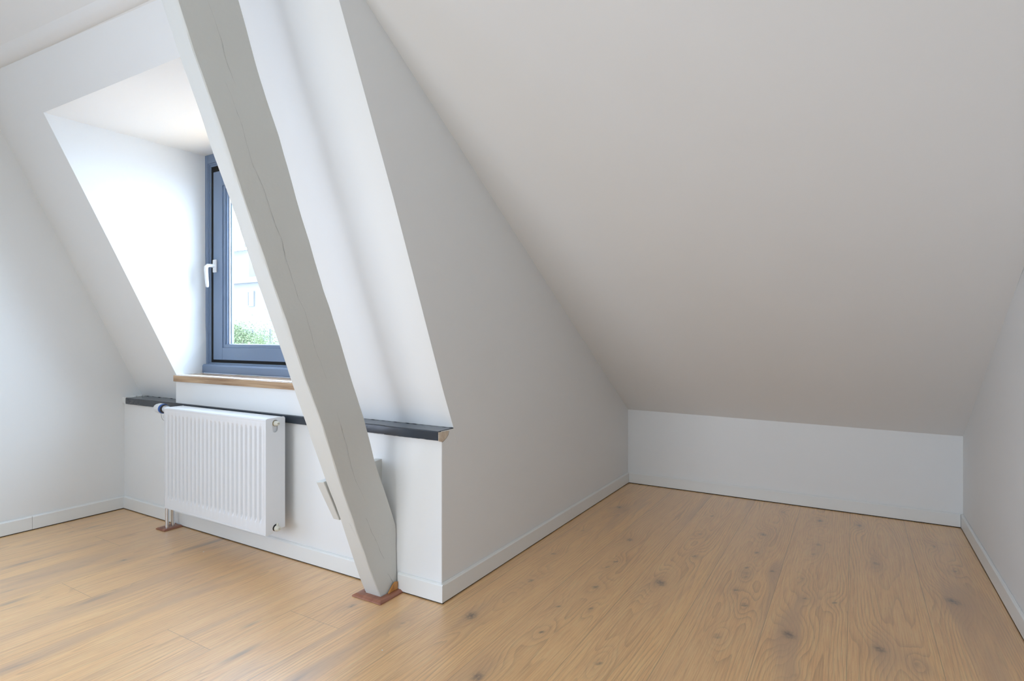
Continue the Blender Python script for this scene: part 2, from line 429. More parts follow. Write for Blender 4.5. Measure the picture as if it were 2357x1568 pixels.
mb.build('ceiling_dormer', M_wall, kind='structure')

# ---- window wall, alcove walls
mb = MB(); mb.box((XL-T, YW, -.02), (XC-.0005, YW+T, .735))
mb.build('wall_front', M_wall, kind='structure', bevel=.002)
mb = MB(); mb.box((-3.722, 2.046, ZR-.01), (XDR+.02, 2.32, .912))
mb.build('wall_under_sill', M_wall, kind='structure', bevel=.003)
mb = MB()
q_ = .004
mb.prism([(XC, YW+q_, -.02), (XC, 4.58, -.02), (XC, 4.58, .60), (XC, 1.36, s2z(XC, 1.36)+.02), (XC, s1y(XC, 2.6)+q_, 2.61), (XC, s1y(XC, 2.41)+q_, 2.41), (XC, s1y(XC, 1.757)+q_, 1.757),
          (XC, s1y(XC, .953)+q_, .953), (XC, s1y(XC, .839)+q_, .839), (XC, 2.142+q_, .7725), (XC, YW-.004, .7725), (XC, YW-.004, .7330), (XC, YW+q_, .7325)], (-T, 0, 0))
mb.build('wall_alcove', M_wall, kind='structure')
mb = MB(); mb.box((XC-T, YE, -.02), (XR+T, YE+T, .70))
mb.build('wall_end', M_wall, kind='structure')

# ---- dark rail on top of the low wall (old wall plate)
mb = MB()
def rail(x0, x1, yf, n, z0=.733, z1=ZR):
    rows = []
    for i in range(n+1):
        x = x0+(x1-x0)*i/n
        d = .0015*mnoise.noise(Vector((x*9, 3, 1))); e = .0022*mnoise.noise(Vector((x*30, 8, 2)))
        yb = s1y(x, .78)+.02
        rows.append([(x, yb, z0+.004), (x, yf, z0+e), (x, yf-.001, z0+.010), (x, yf-.0005+d, z1-.004), (x, yf+.003+d, z1), (x, yb, z1+.001)])
    mb.grid(rows, closed=True); mb.add(rows[0], [tuple(range(6))]); mb.add(rows[-1], [tuple(range(6))])
rail(-4.318, -1.9185, 2.033, 64)
rail(-1.917, XC-.001, 2.027, 20)
rl = mb.build('trim_1', M_dark, smooth=30.0, kind='structure', merge=True)
# raw timber showing at the broken end of the rail
mb = MB()
cp = [(2.0285, .771), (2.104, .768), (2.098, .752), (2.085, .739), (2.067, .729), (2.053, .724), (2.0285, .731)]
mb.prism([(XC-.001, y, z) for y, z in cp], (.003, 0, 0))
e_ = mb.build('timber_end', M_raw, parent=rl); e_['label'] = 'raw beige timber end'
mb = MB()
ln = [(2.104, .766), (2.098, .750), (2.085, .738), (2.067, .728), (2.054, .723)]
mb.tube([(XC+.0015, y, z) for y, z in ln], .0009, 6)
mb.build('crack', M_crack, parent=rl)
# ragged white filler beads along the rail
mb = MB()
def bead(x0, x1, y, z, n, r, yfun=None):
    rows = []
    for i in range(n+1):
        x = x0+(x1-x0)*i/n; rr = r*(.45+1.1*abs(mnoise.noise(Vector((x*45, 1.3, z*10)))))
        yy = yfun(x) if yfun else y
        rows.append([(x, yy+rr*math.cos(a), z+rr*math.sin(a)) for a in [k*math.pi/3 for k in range(6)]])
    mb.grid(rows, closed=True)
bead(-4.36, -1.60, YW-.001, .7285, 220, .0045)
bead(-4.375, -4.30, 0, .780, 14, .006, lambda x: 2.135)
bead(-4.375, -4.316, 2.050, .752, 16, .012)
mb.box((-4.42, 2.06, .60), (-4.3175, 2.24, .7765)); mb.box((-4.42, 2.040, .7345), (-4.3195, 2.06, .7765))
for i in range(6):
    y = 2.045+.016*i+.006*random.random(); r_ = .0015+.006*random.random()**2
    mb.tube([(-4.345-.01*random.random(), y, .776), (-4.318+.004*random.random(), y+.004, .7745)], r_, 6)
mb.build('filler', M_caulk, parent=rl, smooth=40.0)
mb = MB()   # dark ragged joint between rail and slope
def dark_joint(x0, x1, n):
    rows = []
    for i in range(n+1):
        x = x0+(x1-x0)*i/n; h = .0012+.0035*max(0, mnoise.noise(Vector((x*26, 5, 7)))+.15)
        y = s1y(x, ZR+.004)-.0015
        rows.append([(x, y, ZR), (x, y-.001, ZR+h)])
    mb.grid(rows)
dark_joint(-4.33, -3.725, 70); dark_joint(-2.33, XC+.002, 80)
mb.build('joint', M_gap, parent=rl)

# ---- skirting boards
def board(name, pts_list):
    mb = MB()
    for prof, d0, d1 in pts_list:
        mb.sweep(prof, d0, d1)
        q = [(x, y, min(z, G0+.0002)-.0001) for x, y, z in prof]       # dark strip filling the expansion gap, its shade put into the colour
        ax = 0 if abs(prof[0][0]-prof[1][0]) > 1e-6 else 1
        a, b = list(prof[0]), list(prof[1]); b[ax] = a[ax]+(b[ax]-a[ax])*.72
        mb.sweep([(a[0], a[1], .0003), (b[0], b[1], .0003), (b[0], b[1], G0+.0004), (a[0], a[1], G0+.0004)], d0, d1, 1)
    return mb.build(name, [M_base, M_gap], kind='structure', bevel=.0015)
H, TB, G0 = .086, .012, .0050
def profY(s, y):   # board standing on a wall whose face is y; s=-1 towards the camera
    return [(0, y, G0), (0, y+s*TB, G0), (0, y+s*TB, H-.006), (0, y+s*(TB-.004), H), (0, y, H)]
def profX(s, x):
    return [(x, 0, G0), (x+s*TB, 0, G0), (x+s*TB, 0, H-.006), (x+s*(TB-.004), 0, H), (x, 0, H)]
board('baseboard_left', [(profX(1, XL), (0, YB, 0), (0, 1.5255, 0)), (profX(1, XL), (0, 1.5265, 0), (0, YW, 0))])
board('baseboard_front', [(profY(-1, YW), (XL+TB, 0, 0), (-1.95, 0, 0)), (profY(-1, YW), (-1.845, 0, 0), (XC+TB, 0, 0))])
board('baseboard_alcove', [(profX(1, XC), (0, YW, 0), (0, 3.4, 0)), (profX(1, XC), (0, 3.401, 0), (0, YE, 0))])
board('baseboard_end', [(profY(-1, YE), (XC+TB, 0, 0), (XR-TB-.001, 0, 0))])
board('baseboard_right', [(profX(-1, XR), (0, YB, 0), (0, YE-.001, 0))])
# caulk line on top of the boards
mb = MB()
for a, b in (((XL+.005, YW-.003, H), (-1.95, YW-.003, H)), ((-1.845, YW-.003, H), (XC+.004, YW-.003, H)), ((XC+.003, YW, H), (XC+.003, YE-.004, H)), ((XC+.004, YE-.003, H), (XR-.004, YE-.003, H)),
             ((XR-.003, YE-.004, H), (XR-.003, 1, H)), ((XL+.003, .5, H), (XL+.003, YW, H))):
    mb.tube([a, b], .0035, 6)
mb.build('trim_3', M_base, kind='structure')

# dark joint in the right-hand roof corner (open plaster crack)
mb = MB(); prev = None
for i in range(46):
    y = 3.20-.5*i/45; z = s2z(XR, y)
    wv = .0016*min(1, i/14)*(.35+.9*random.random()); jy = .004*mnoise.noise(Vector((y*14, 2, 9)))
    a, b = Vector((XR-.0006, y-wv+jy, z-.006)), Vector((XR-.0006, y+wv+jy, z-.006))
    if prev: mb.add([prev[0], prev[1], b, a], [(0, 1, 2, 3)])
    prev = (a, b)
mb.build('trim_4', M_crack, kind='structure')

# ------------------------------------------------------------------ dormer window
win = empty('window_1'); win['kind'] = 'structure'
YF = 2.290
def frame(mb, x0, x1, z0, z1, w, ya, yb, wt=None, wb=None):
    wt = w if wt is None else wt; wb = w if wb is None else wb
    mb.box((x0, ya, z0), (x0+w, yb, z1)); mb.box((x1-w, ya, z0), (x1, yb, z1))
    mb.box((x0+w, ya, z0), (x1-w, yb, z0+wb)); mb.box((x0+w, ya, z1-wt), (x1-w, yb, z1))
xr_ = XDR
mb = MB(); frame(mb, XD0-.004, xr_+.004, 1.008, 2.436, .034, YF, 2.38, .064, .004)
frame(mb, XD0+.030, xr_-.030, 1.010, 2.374, .010, YF+.005, 2.38, .012, .006)
frame(mb, XD0+.040, xr_-.040, 1.014, 2.363, .010, YF+.010, 2.38, .014, .008)
mb.build('window_frame', M_frame, parent=win, bevel=.002)
mb = MB()
mb.prism([(-3.835, 2.262, .952), (-3.835, 2.262, 1.000), (-3.835, 2.272, 1.011), (-3.835, 2.38, 1.014), (-3.835, 2.38, .952)], (xr_+3.835, 0, 0))
mb.build('bottom_rail', M_frame, parent=win, bevel=.002)
mb = MB(); frame(mb, XD0+.049, xr_-.049, 1.018, 2.350, .040, YF+.016, 2.375)
mb.build('seal', M_gap, parent=win)
SX0, SX1, SZ0, SZ1 = -3.729, xr_-.078, 1.041, 2.310
sash = MB(); frame(sash, SX0, SX1, SZ0, SZ1, .100, YF+.010, YF+.075, .103, .082)
so = sash.build('sash', M_frame, parent=win, bevel=.003)
mb = MB()
frame(mb, SX0+.100, SX1-.100, SZ0+.082, SZ1-.103, .022, YF+.017, YF+.06)
frame(mb, SX0+.122, SX1-.122, SZ0+.092, SZ1-.125, .014, YF+.024, YF+.06, .014, .008)
mb.build('glazing_bead', M_frame, parent=so, bevel=.0015)
mb = MB()
frame(mb, SX0+.136, SX1-.136, SZ0+.100, SZ1-.139, .010, YF+.034, YF+.056, .01, .008)
mb.build('spacer', metal('aluminium_spacer', (.9, .92, .95), .35), parent=so)
mb = MB()
frame(mb, SX0+.146, SX1-.146, SZ0+.106, SZ1-.149, .008, YF+.044, YF+.06, .008, .002)
mb.build('outer_seal', M_frame, parent=so)
# glass
mg, tg, bgl = nodes('window_glass')
tg.nodes.remove(bgl); go = tg.nodes['Material Output']
tr = mk(tg, 'ShaderNodeBsdfTransparent'); tr.inputs[0].default_value = (.97, .985, .98, 1)
gl = mk(tg, 'ShaderNodeBsdfGlossy'); gl.inputs['Roughness'].default_value = 0
lf = mk(tg, 'ShaderNodeLayerWeight'); lf.inputs['Blend'].default_value = .5
lp = mk(tg, 'ShaderNodeMath', operation='POWER'); tg.links.new(lf.outputs['Facing'], lp.inputs[0]); lp.inputs[1].default_value = 5
lw = mk(tg, 'ShaderNodeMath', operation='MULTIPLY_ADD'); tg.links.new(lp.outputs[0], lw.inputs[0]); lw.inputs[1].default_value = .9; lw.inputs[2].default_value = .04
mxs = mk(tg, 'ShaderNodeMixShader'); tg.links.new(lw.outputs[0], mxs.inputs[0]); tg.links.new(tr.outputs[0], mxs.inputs[1]); tg.links.new(gl.outputs[0], mxs.inputs[2])
tg.links.new(mxs.outputs[0], go.inputs[0])
mb = MB(); mb.box((SX0+.11, YF+.040, SZ0+.09), (SX1-.11, YF+.044, SZ1-.11))
mb.build('pane', mg, parent=so)
# handle: rose on the sash, neck into the room, lever hanging down
hx, hz = -3.699, 1.672
mb = MB(); mb.box((hx-.017, YF-.004, hz-.043), (hx+.017, YF+.010, hz+.043))
hb = mb.build('handle', M_white_pl, parent=so, bevel=.004, seg=3)
mb = MB()
path = [(hx, YF, hz), (hx, YF-.03, hz), (hx-.001, YF-.046, hz-.001), (hx-.002, YF-.056, hz-.012), (hx-.001, YF-.058, hz-.03), (hx+.001, YF-.056, hz-.075), (hx+.003, YF-.053, hz-.12), (hx+.004, YF-.052, hz-.142), (hx+.004, YF-.052, hz-.147)]
mb.tube(path, [.012, .0115, .0125, .013, .0125, .0115, .011, .010, .006], 16)
mb.build('lever', M_white_pl, parent=hb, smooth=50.0)
# sill
mb = MB()
mb.prism([(-3.722, 2.030, .912), (XDR+.03, 2.030, .912), (XDR+.03, 2.08, .912), (XDR+.004, 2.10, .912), (XDR+.004, 2.275, .912), (XD0-.005, 2.275, .912), (XD0-.005, 2.10, .912), (-3.722, 2.085, .912)], (0, 0, .038))
sl = mb.build('window_sill', M_sill, parent=win, bevel=.0015)
sl['label'] = 'light oiled wooden sill board'

# ------------------------------------------------------------------ leaning timber post
fr = [(2.70, .836, -1.843, -1.925), (2.45, .938, -1.844, -1.925), (2.288, 1.010, -1.844, -1.926), (2.139, 1.071, -1.851, -1.931), (1.957, 1.144, -1.847, -1.929), (1.860, 1.184, -1.848, -1.935), (1.677, 1.258, -1.852, -1.931),
      (1.470, 1.342, -1.852, -1.938), (1.190, 1.456, -1.851, -1.940), (1.029, 1.521, -1.854, -1.944), (.836, 1.599, -1.846, -1.947), (.588, 1.699, -1.858, -1.947), (.388, 1.780, -1.858, -1.938), (.20, 1.857, -1.859, -1.947), (.07, 1.910, -1.855, -1.950), (.004, 1.937, -1.851, -1.942)]
bk = [(2.75, 1.080), (2.376, 1.230), (2.251, 1.275), (2.085, 1.340), (1.944, 1.399), (1.830, 1.442), (1.665, 1.504), (1.579, 1.539), (1.392, 1.609), (1.316, 1.644), (1.078, 1.739), (.833, 1.832), (.621, 1.911), (.507, 1.963), (.341, 2.032), (.30, 2.048), (0, 2.050)]
bz = [p[0] for p in bk][::-1]; by = [p[1] for p in bk][::-1]
fz = [p[0] for p in fr][::-1]
def fy(z): return float(np.interp(z, fz, [p[1] for p in fr][::-1]))
def fxr(z): return float(np.interp(z, fz, [p[2] for p in fr][::-1]))
def fxl(z): return float(np.interp(z, fz, [p[3] for p in fr][::-1]))
post = empty('timber_post')
tag(post, 'leaning white painted timber post with cracks, standing on the floor beside the radiator', 'post')
mb = MB(); NS = 90; rows = []
zz = [.003+(2.78-.003)*i/NS for i in range(NS+1)]
for z in zz:
    y0, y1 = fy(z), min(float(np.interp(z, bz, by)), YW-.002)
    if z > 2.7: y0 = .836-(z-2.7)*.405; y1 = 1.08-(z-2.75)*.4 if z > 2.75 else y1
    xr, xl = fxr(z), fxl(z)
    w1 = lambda s: .0016*mnoise.noise(Vector((z*11, s*7.3, 2.2)))+.0009*mnoise.noise(Vector((z*37, s*3.3, 5)))
    ch = .0035+.0022*mnoise.noise(Vector((z*13, 4, 4)))
    pts = [(xl, y1-ch), (xl+w1(1), y0+ch), (xl+ch, y0+w1(2))]
    for s_ in (.25, .5, .75): pts.append((xl+(xr-xl)*s_, y0+w1(2+s_)))
    pts += [(xr-ch, y0+w1(3)), (xr+w1(4), y0+ch)]
    for s_ in (.2, .4, .6, .8): pts.append((xr+w1(5+s_)*.6, y0+(y1-y0)*s_))
    pts += [(xr+w1(6)*.6, y1-ch), (xr-ch, y1), (xl+ch, y1)]
    sl_ = -.405
    rows.append([(x, y, z) for x, y in pts])
mb.grid(rows, closed=True); mb.add(rows[0], [tuple(range(len(rows[0])))]); mb.add(rows[-1], [tuple(range(len(rows[0])))])
mb.build('timber', M_post, parent=post, smooth=38.0)
cracks = [[(1.116,2.319),(1.151,2.241),(1.172,2.188),(1.196,2.124),(1.220,2.070)],
 [(1.180,2.073),(1.212,2.010),(1.243,1.940),(1.282,1.821),(1.328,1.748),(1.373,1.642),(1.405,1.571),(1.442,1.463),(1.479,1.358),(1.518,1.289),(1.558,1.171),(1.591,1.093),(1.626,1.020)],
 [(1.672,.887),(1.700,.81),(1.729,.730),(1.766,.621),(1.843,.471)], [(1.846,.399),(1.880,.335),(1.911,.272),(1.963,.175)], [(1.985,.100),(1.994,.092),(2.026,.029)], [(1.514,1.590),(1.525,1.580),(1.541,1.578)],
 [(1.75,.40),(1.79,.33)]]
cw = [.0006, .0007, .0009, .0011, .0010, .0006, .0004]
for cr_, wd in zip(cracks, cw):
    mb = MB()
    cr_ = sorted(cr_, key=lambda p: -p[1])
    P = []
    for (a, b), (c_, d) in zip(cr_[:-1], cr_[1:]):
        for i in range(6): P.append((a+(c_-a)*i/6, b+(d-b)*i/6))
    P.append(cr_[-1]); n = len(P); prev = None
    for i, (y, z) in enumerate(P):
        j = .005*mnoise.noise(Vector((z*17, y*17, 1)))+.0025*mnoise.noise(Vector((z*70, 3, 1)))
        ww = wd*(.25+.75*math.sin(math.pi*(i+.3)/(n+.3)))*(.25+1.3*abs(mnoise.noise(Vector((z*55, 1, 1)))))
        X = fxr(z)+.0021
        a, b = Vector((X, y-ww+j, z)), Vector((X, y+ww+j, z))
        if prev: mb.add([prev[0], prev[1], b, a], [(0, 1, 2, 3)])
        prev = (a, b)
    mb.build('crack', M_crack, parent=post)
origin_to(post, (-1.9, 1.99, 0))

# timber tie running from the wall past the left side of the post
mb = MB()
fa, fb = (1.698, .574), (1.788, .385)
A = [(-2.002, fa[0], fa[1]-.006), (-1.955, fa[0], fa[1]), (-1.955, 2.06, .610), (-2.002, 2.06, .606)]
B = [(-1.995, fb[0], fb[1]), (-1.957, fb[0], fb[1]), (-1.955, 2.06, .36), (-2.002, 2.06, .36)]
mb.add(A+B, [(0, 1, 2, 3), (7, 6, 5, 4), (0, 4, 5, 1), (1, 5, 6, 2), (2, 6, 7, 3), (3, 7, 4, 0)])
tie = mb.build('tie_timber', M_post, bevel=.003)
tag(tie, 'short white painted timber stub between the low wall and the leaning post', 'timber')

# floor collar around the foot of the post
mb = MB()
def mould(path, w, h):
    """mitred bevelled moulding: outer path points with inward normals"""
    n = len(path)
    rows = []
    for (ox, oy), (ix, iy) in path:
        rows.append([(ox, oy, .001), (ox+(ix-ox)*.04, oy+(iy-oy)*.04, h*.45), (ox+(ix-ox)*.35, oy+(iy-oy)*.35, h*.93), (ox+(ix-ox)*.6, oy+(iy-oy)*.6, h), (ix, iy, h), (ix, iy, .001)])
    mb.grid(rows, closed=True); mb.add(rows[0], [tuple(range(6))]); mb.add(rows[-1], [tuple(range(6))])
mould([((-1.990, YW-TB), (-1.953, YW-TB)), ((-1.990, 1.893), (-1.953, 1.934)), ((-1.811, 1.893), (-1.848, 1.934)), ((-1.811, YW-TB), (-1.848, YW-TB))], .04, .014)
col = mb.build('floor_collar', M_merb)
tag(col, 'reddish brown wooden collar moulding around the foot of the leaning post', 'floor collar')
mb = MB()
mb.prism([(-1.846, 1.975, .0145), (-1.846, 2.035, .0145), (-1.846, 2.037, .048), (-1.846, 2.022, .052), (-1.846, 2.008, .046)], (.008, 0, 0))
chip = mb.build('wood_offcut', M_chip, bevel=.001)
tag(chip, 'small orange brown wood offcut on the collar against the foot of the post', 'wood offcut')

# ------------------------------------------------------------------ radiator
rad = empty('radiator')
tag(rad, 'white ribbed panel radiator hanging on the low wall below the dark rail', 'radiator')
RX0, RX1, RY0, RY1, RZ0, RZ1 = -3.536, -2.586, 1.876, 1.990, .176, .774
mb = MB()
# front plate with pressed vertical channels
NR = 23; PX0 = -3.512; PITCH = .0391
xs = [RX0+.004, RX0+.008, RX0+.009, RX0+.011, RX0+.012]; dep = [-.05, -.05, .16, .16, 0]
for k in range(NR):
    c0 = PX0+.0195+k*PITCH
    for dx, d in ((-.0105, 0), (-.0085, .2), (-.0055, .85), (-.003, 1), (.003, 1), (.0055, .85), (.0085, .2), (.0105, 0)):
        xs.append(c0+dx); dep.append(d)
xs += [RX1-.020, RX1-.018, RX1-.015, RX1-.013, RX1-.0045]; dep += [0, .2, .2, -.05, -.05]
zs_ = [RZ0+.004, RZ0+.010, .230, .236, .252, .256, .48, .712, .716, .732, .736, RZ1-.016, RZ1-.010]
zd = [0, 0, 0, .15, .85, 1, 1, 1, .85, .15, 0, 0, 0]
mb.grid([[(x, RY0+.0125*d*q, z) for x, d in zip(xs, dep)] for z, q in zip(zs_, zd)])
mb.grid([[(xs[0], RY0, z) for z in (zs_[0], zs_[-1])], [(xs[0], RY0+.02, z) for z in (zs_[0], zs_[-1])]])
mb.grid([[(x, RY0, zs_[0]) for x in (xs[0], xs[-1])], [(x, RY0+.02, zs_[0]) for x in (xs[0], xs[-1])]])
mb.build('front_panel', M_rad, parent=rad, smooth=32.0, merge=True)
mb = MB(); mb.box((RX1-.0105, RY0+.02, RZ0+.03), (RX1-.0085, RY1-.01, RZ1-.006)); mb.box((RX0+.012, RY1-.03, RZ0+.012), (RX1-.012, RY1-.012, RZ1-.02))
mb.box((RX0+.012, RY0+.02, RZ0+.02), (RX1-.012, RY0+.032, RZ1-.02))
for i in range(30):
    x = RX0+.03+i*.0305; mb.box((x, RY0+.032, RZ0+.04), (x+.002, RY1-.03, RZ1-.03))
mb.build('body', M_rad, parent=rad)
mb = MB()  # top cover with rounded front lip
pr_ = [(RY0+.001, RZ1-.014), (RY0-.001, RZ1-.012), (RY0-.0015, RZ1-.006), (RY0+.002, RZ1-.001), (RY0+.006, RZ1), (RY1-.004, RZ1), (RY1, RZ1-.004), (RY1, RZ1-.02), (RY1-.003, RZ1-.02), (RY1-.003, RZ1-.006), (RY0+.006, RZ1-.006), (RY0+.006, RZ1-.014)]
mb.sweep([(0, y, z) for y, z in pr_], (RX0+.001, 0, 0), (RX1-.003, 0, 0))
mb.build('top_cover', M_rad, parent=rad, smooth=40.0, bevel=.0008)
mb = MB(); mb.box((RX0+.001, RY0-.0015, RZ0-.001), (RX1-.003, RY0+.006, RZ0+.007)); mb.box((RX0, RY0+.006, RZ0-.001), (RX1-.03, RY1-.01, RZ0+.002))
mb.build('bottom_lip', M_rad, parent=rad, bevel=.001)

def holed_plate(name, outer, holes, x0, x1, mat, parent, bevel=0):
    bm = bmesh.new()
    es = []
    for loop in [outer]+holes:
        vs = [bm.verts.new((x0*K, y*K, z*K)) for y, z in loop]
        es += [bm.edges.new((vs[i], vs[(i+1) % len(vs)])) for i in range(len(vs))]
    r = bmesh.ops.triangle_fill(bm, use_beauty=True, edges=es)
    faces = [f for f in bm.faces]
    ex = bmesh.ops.extrude_face_region(bm, geom=faces)
    for v in [g for g in ex['geom'] if isinstance(g, bmesh.types.BMVert)]: v.co.x = x1*K
    bmesh.ops.recalc_face_normals(bm, faces=bm.faces)
    me = bpy.data.meshes.new(name); bm.to_mesh(me); bm.free(); me.materials.append(mat)
    o = bpy.data.objects.new(name, me); C.objects.link(o); o.parent = parent
    if bevel:
        b = o.modifiers.new('bevel', 'BEVEL'); b.width = bevel*K; b.segments = 2; b.limit_method = 'ANGLE'; b.angle_limit = math.radians(50)
    return o
def arc(cy, cz, r, a0, a1, n): return [(cy+r*math.cos(math.radians(a0+(a1-a0)*i/n)), cz+r*math.sin(math.radians(a0+(a1-a0)*i/n))) for i in range(n+1)]
HY = 1.934
slot = arc(HY-.003, .748, .0165, 0, 180, 10)+arc(HY-.003, .716, .0165, 180, 360, 10)
outer = [(RY0-.001, RZ0-.002)]+[(RY0+.037, RZ0)]+[(RY0+.040, .182)]+arc(HY+.001, .202, .0195, 225, 5, 12)+[(HY+.022, .190), (RY1+.001, .192)]+arc(RY1-.011, RZ1-.009, .012, 0, 90, 5)+arc(RY0+.009, RZ1-.009, .010, 90, 180, 5)
holed_plate('side_cover', outer, [slot], RX1-.004, RX1, M_rad, rad, .001)
holed_plate('side_cover', [(RY0-.001, RZ0), (RY1, RZ0), (RY1, RZ1), (RY0-.001, RZ1)], [], RX0-.001, RX0+.003, M_rad, rad)
# plugs
mb = MB(); mb.lathe((RX1-.02, HY, .746), (1, 0, 0), [(0, .011), (.018, .011), (.018, .014), (.022, .014), (.026, .0125), (.034, .012), (.037, .0095), (.040, .009), (.043, .008), (.043, .004), (.040, .004)], 20)
vp = mb.build('vent_plug', M_cream, parent=rad, smooth=35.0)
mb = MB(); mb.lathe((RX1-.012, HY, .746), (1, 0, 0), [(0, .0155), (.008, .0155), (.010, .014)], 8)
mb.build('nut', M_brass, parent=vp)
mb = MB(); mb.lathe((RX1-.02, HY+.002, .200), (1, 0, 0), [(0, .013), (.022, .013), (.024, .0155), (.030, .0155), (.036, .013), (.046, .011), (.048, .007), (.048, .0035), (.045, .0035)], 20)
mb.lathe((RX1+.010, HY+.002, .205), (0, .1, 1), [(0, .006), (.014, .006), (.018, .0055), (.022, .0045)], 14)
dp = mb.build('drain_plug', M_cream, parent=rad, smooth=35.0)
mb = MB(); mb.lathe((RX1-.016, HY+.002, .200), (1, 0, 0), [(0, .0165), (.010, .0165), (.013, .015), (.016, .0145)], 20)
mb.build('nut', M_brass, parent=dp)
mb = MB(); mb.lathe((RX1-.004, HY+.001, .202), (1, 0, 0), [(0, .0172), (.0045, .0172), (.0055, .0165)], 24)
mb.build('seal_ring', M_black, parent=dp)
# brackets behind
for x in (-3.35, -2.78):
    mb = MB(); mb.box((x, RY1-.005, .25), (x+.03, YW-.001, .72)); mb.build('wall_bracket', M_rad, parent=rad)
# valve with thermostat head on the left end
VZ = .748; VY = 1.955; PAX = -3.662
mb = MB(); mb.lathe((RX0+.01, VY, VZ), (-1, 0, 0), [(0, .011), (.06, .011), (.06, .015), (.085, .015), (.085, .012), (.112, .012), (.115, .018), (.130, .021), (.150, .022)], 18)
mb.lathe((PAX, VY, VZ), (0, 0, -1), [(0, .012), (.04, .012), (.04, .015), (.055, .015)], 16)
vb = mb.build('valve', M_chrome, parent=rad, smooth=35.0)
mb = MB(); mb.lathe((RX0-.148, VY, VZ), (-1, 0, 0), [(0, .023), (.003, .030), (.014, .031), (.018, .030)], 24)
mb.build('blue_ring', M_blue_pl, parent=vb, smooth=35.0)
mb = MB(); mb.lathe((RX0-.138, VY, VZ), (-1, 0, 0), [(0, .024), (.011, .0275)], 24)
mb.build('black_ring', M_black, parent=vb, smooth=35.0)
mb = MB()
rows = []; n = 60
for d, r in ((0, .029), (.004, .0315), (.034, .0315), (.044, .030), (.062, .026), (.071, .021), (.074, .012), (.074, .001)):
    rw = []
    for k in range(n):
        a = 2*math.pi*k/n; q = r*(1-(.07 if (k % 4 < 2 and .03 <= d <= .065) else 0))
        rw.append((RX0-.165-d, VY+q*math.cos(a), VZ+q*math.sin(a)))
    rows.append(rw)
mb.grid(rows, closed=True)
mb.add(rows[0], [tuple(range(n))])
mb.build('thermostat_head', M_white_pl, parent=vb, smooth=30.0)
mb = MB()
wp = [(RX0-.118, VY-.004, VZ-.027), (RX0-.112, VY-.006, VZ-.036), (RX0-.104, VY-.008, VZ-.052), (RX0-.092, VY-.008, VZ-.064), (RX0-.072, VY-.006, VZ-.072), (RX0-.05, VY-.004, VZ-.076), (RX0-.02, VY, VZ-.078)]
wp = [(x-.060, y, z-.002) for x, y, z in wp]; mb.tube(wp, .0009, 6); mb.build('wire', M_crack, parent=vb)
# chrome pipes from the floor
PA, PB = (-3.662, 1.960), (-3.668, 1.997)
def pipe(x, y, ztop, endx, endy, endz):
    mb = MB(); pts = [(x, y, .001), (x, y, ztop-.03)]
    for i in range(1, 7):
        a = math.pi/2*i/6; pts.append((x+.03*(1-math.cos(a)), y+(endy-y)*i/6, ztop-.03+.03*math.sin(a)))
    pts.append((endx, endy, endz))
    mb.tube(pts, .0105, 18); return mb.build('pipe', M_chrome, parent=rad, smooth=60.0)
mb = MB(); mb.tube([(PA[0], PA[1], .001), (PA[0], PA[1], .60), (PA[0], VY+.004, .66), (PAX, VY, .71)], .0105, 18); mb.build('pipe', M_chrome, parent=rad, smooth=60.0)
pipe(PB[0], PB[1], .235, RX0+.01, 1.97, .235)
# fine dark side gap is the shadowed return of the casing
origin_to(rad, (-3.06, 1.93, .176))

mb = MB()
for a, b in (((-3.728, 1.926), (-3.630, 2.036)),):
    mould([((a[0], b[1]), (a[0]+.028, b[1])), ((a[0], a[1]), (a[0]+.028, a[1]+.022)), ((b[0], a[1]), (b[0]-.028, a[1]+.022)), ((b[0], b[1]), (b[0]-.028, b[1]))], .02, .011)
mb.box((-3.702, 1.945, .001), (-3.656, 2.034, .0105))
pc = mb.build('pipe_collar', M_merb)
tag(pc, 'small reddish brown wooden rosette on the floor around the radiator pipes', 'pipe collar')

# ------------------------------------------------------------------ paint crumbs on the floor
M_crumb = paint('white_paint_crumb', (.85, .85, .84), .7, 0)
for i, (x, y, r) in enumerate([(-3.104,1.859,.0042),(-3.507,1.952,.0024),(-3.538,2.006,.0024),(-3.518,2.022,.003),(-3.072,2.01,.0015),(-3.883,2.003,.0018),(-3.788,1.923,.0018),(-1.546,1.625,.0036)]):
    bm = bmesh.new(); bmesh.ops.create_icosphere(bm, subdivisions=1, radius=r*K)
    for v in bm.verts:
        v.co.z *= .4; v.co *= 1+.35*mnoise.noise(v.co*900+Vector((i, 0, 0)))
    zmin = min(v.co.z for v in bm.verts)
    for v in bm.verts: v.co.z -= zmin
    me = bpy.data.meshes.new('paint_crumb'); bm.to_mesh(me); bm.free(); me.materials.append(M_crumb)
    o = bpy.data.objects.new('paint_crumb', me); C.objects.link(o); o.location = (x*K, y*K, .0002)
    lab = ['', 'white paint crumb on the planks just in front of the pipe rosette', 'white paint crumb on the planks right of the pipe rosette', 'elongated white paint speck against the skirting right of the pipe rosette',
           'faint white paint speck by the skirting below the radiator middle', 'faint white paint speck by the skirting left of the radiator pipes', 'faint white paint speck on the planks left of the pipe rosette', ''][i]
    if i == 0: lab = 'largest white paint crumb, on the planks in front of the radiator'
    if i == 7: lab = 'lone white paint crumb on the planks right of the post foot'
    tag(o, lab, 'paint crumb', 'paint crumbs on the floor')

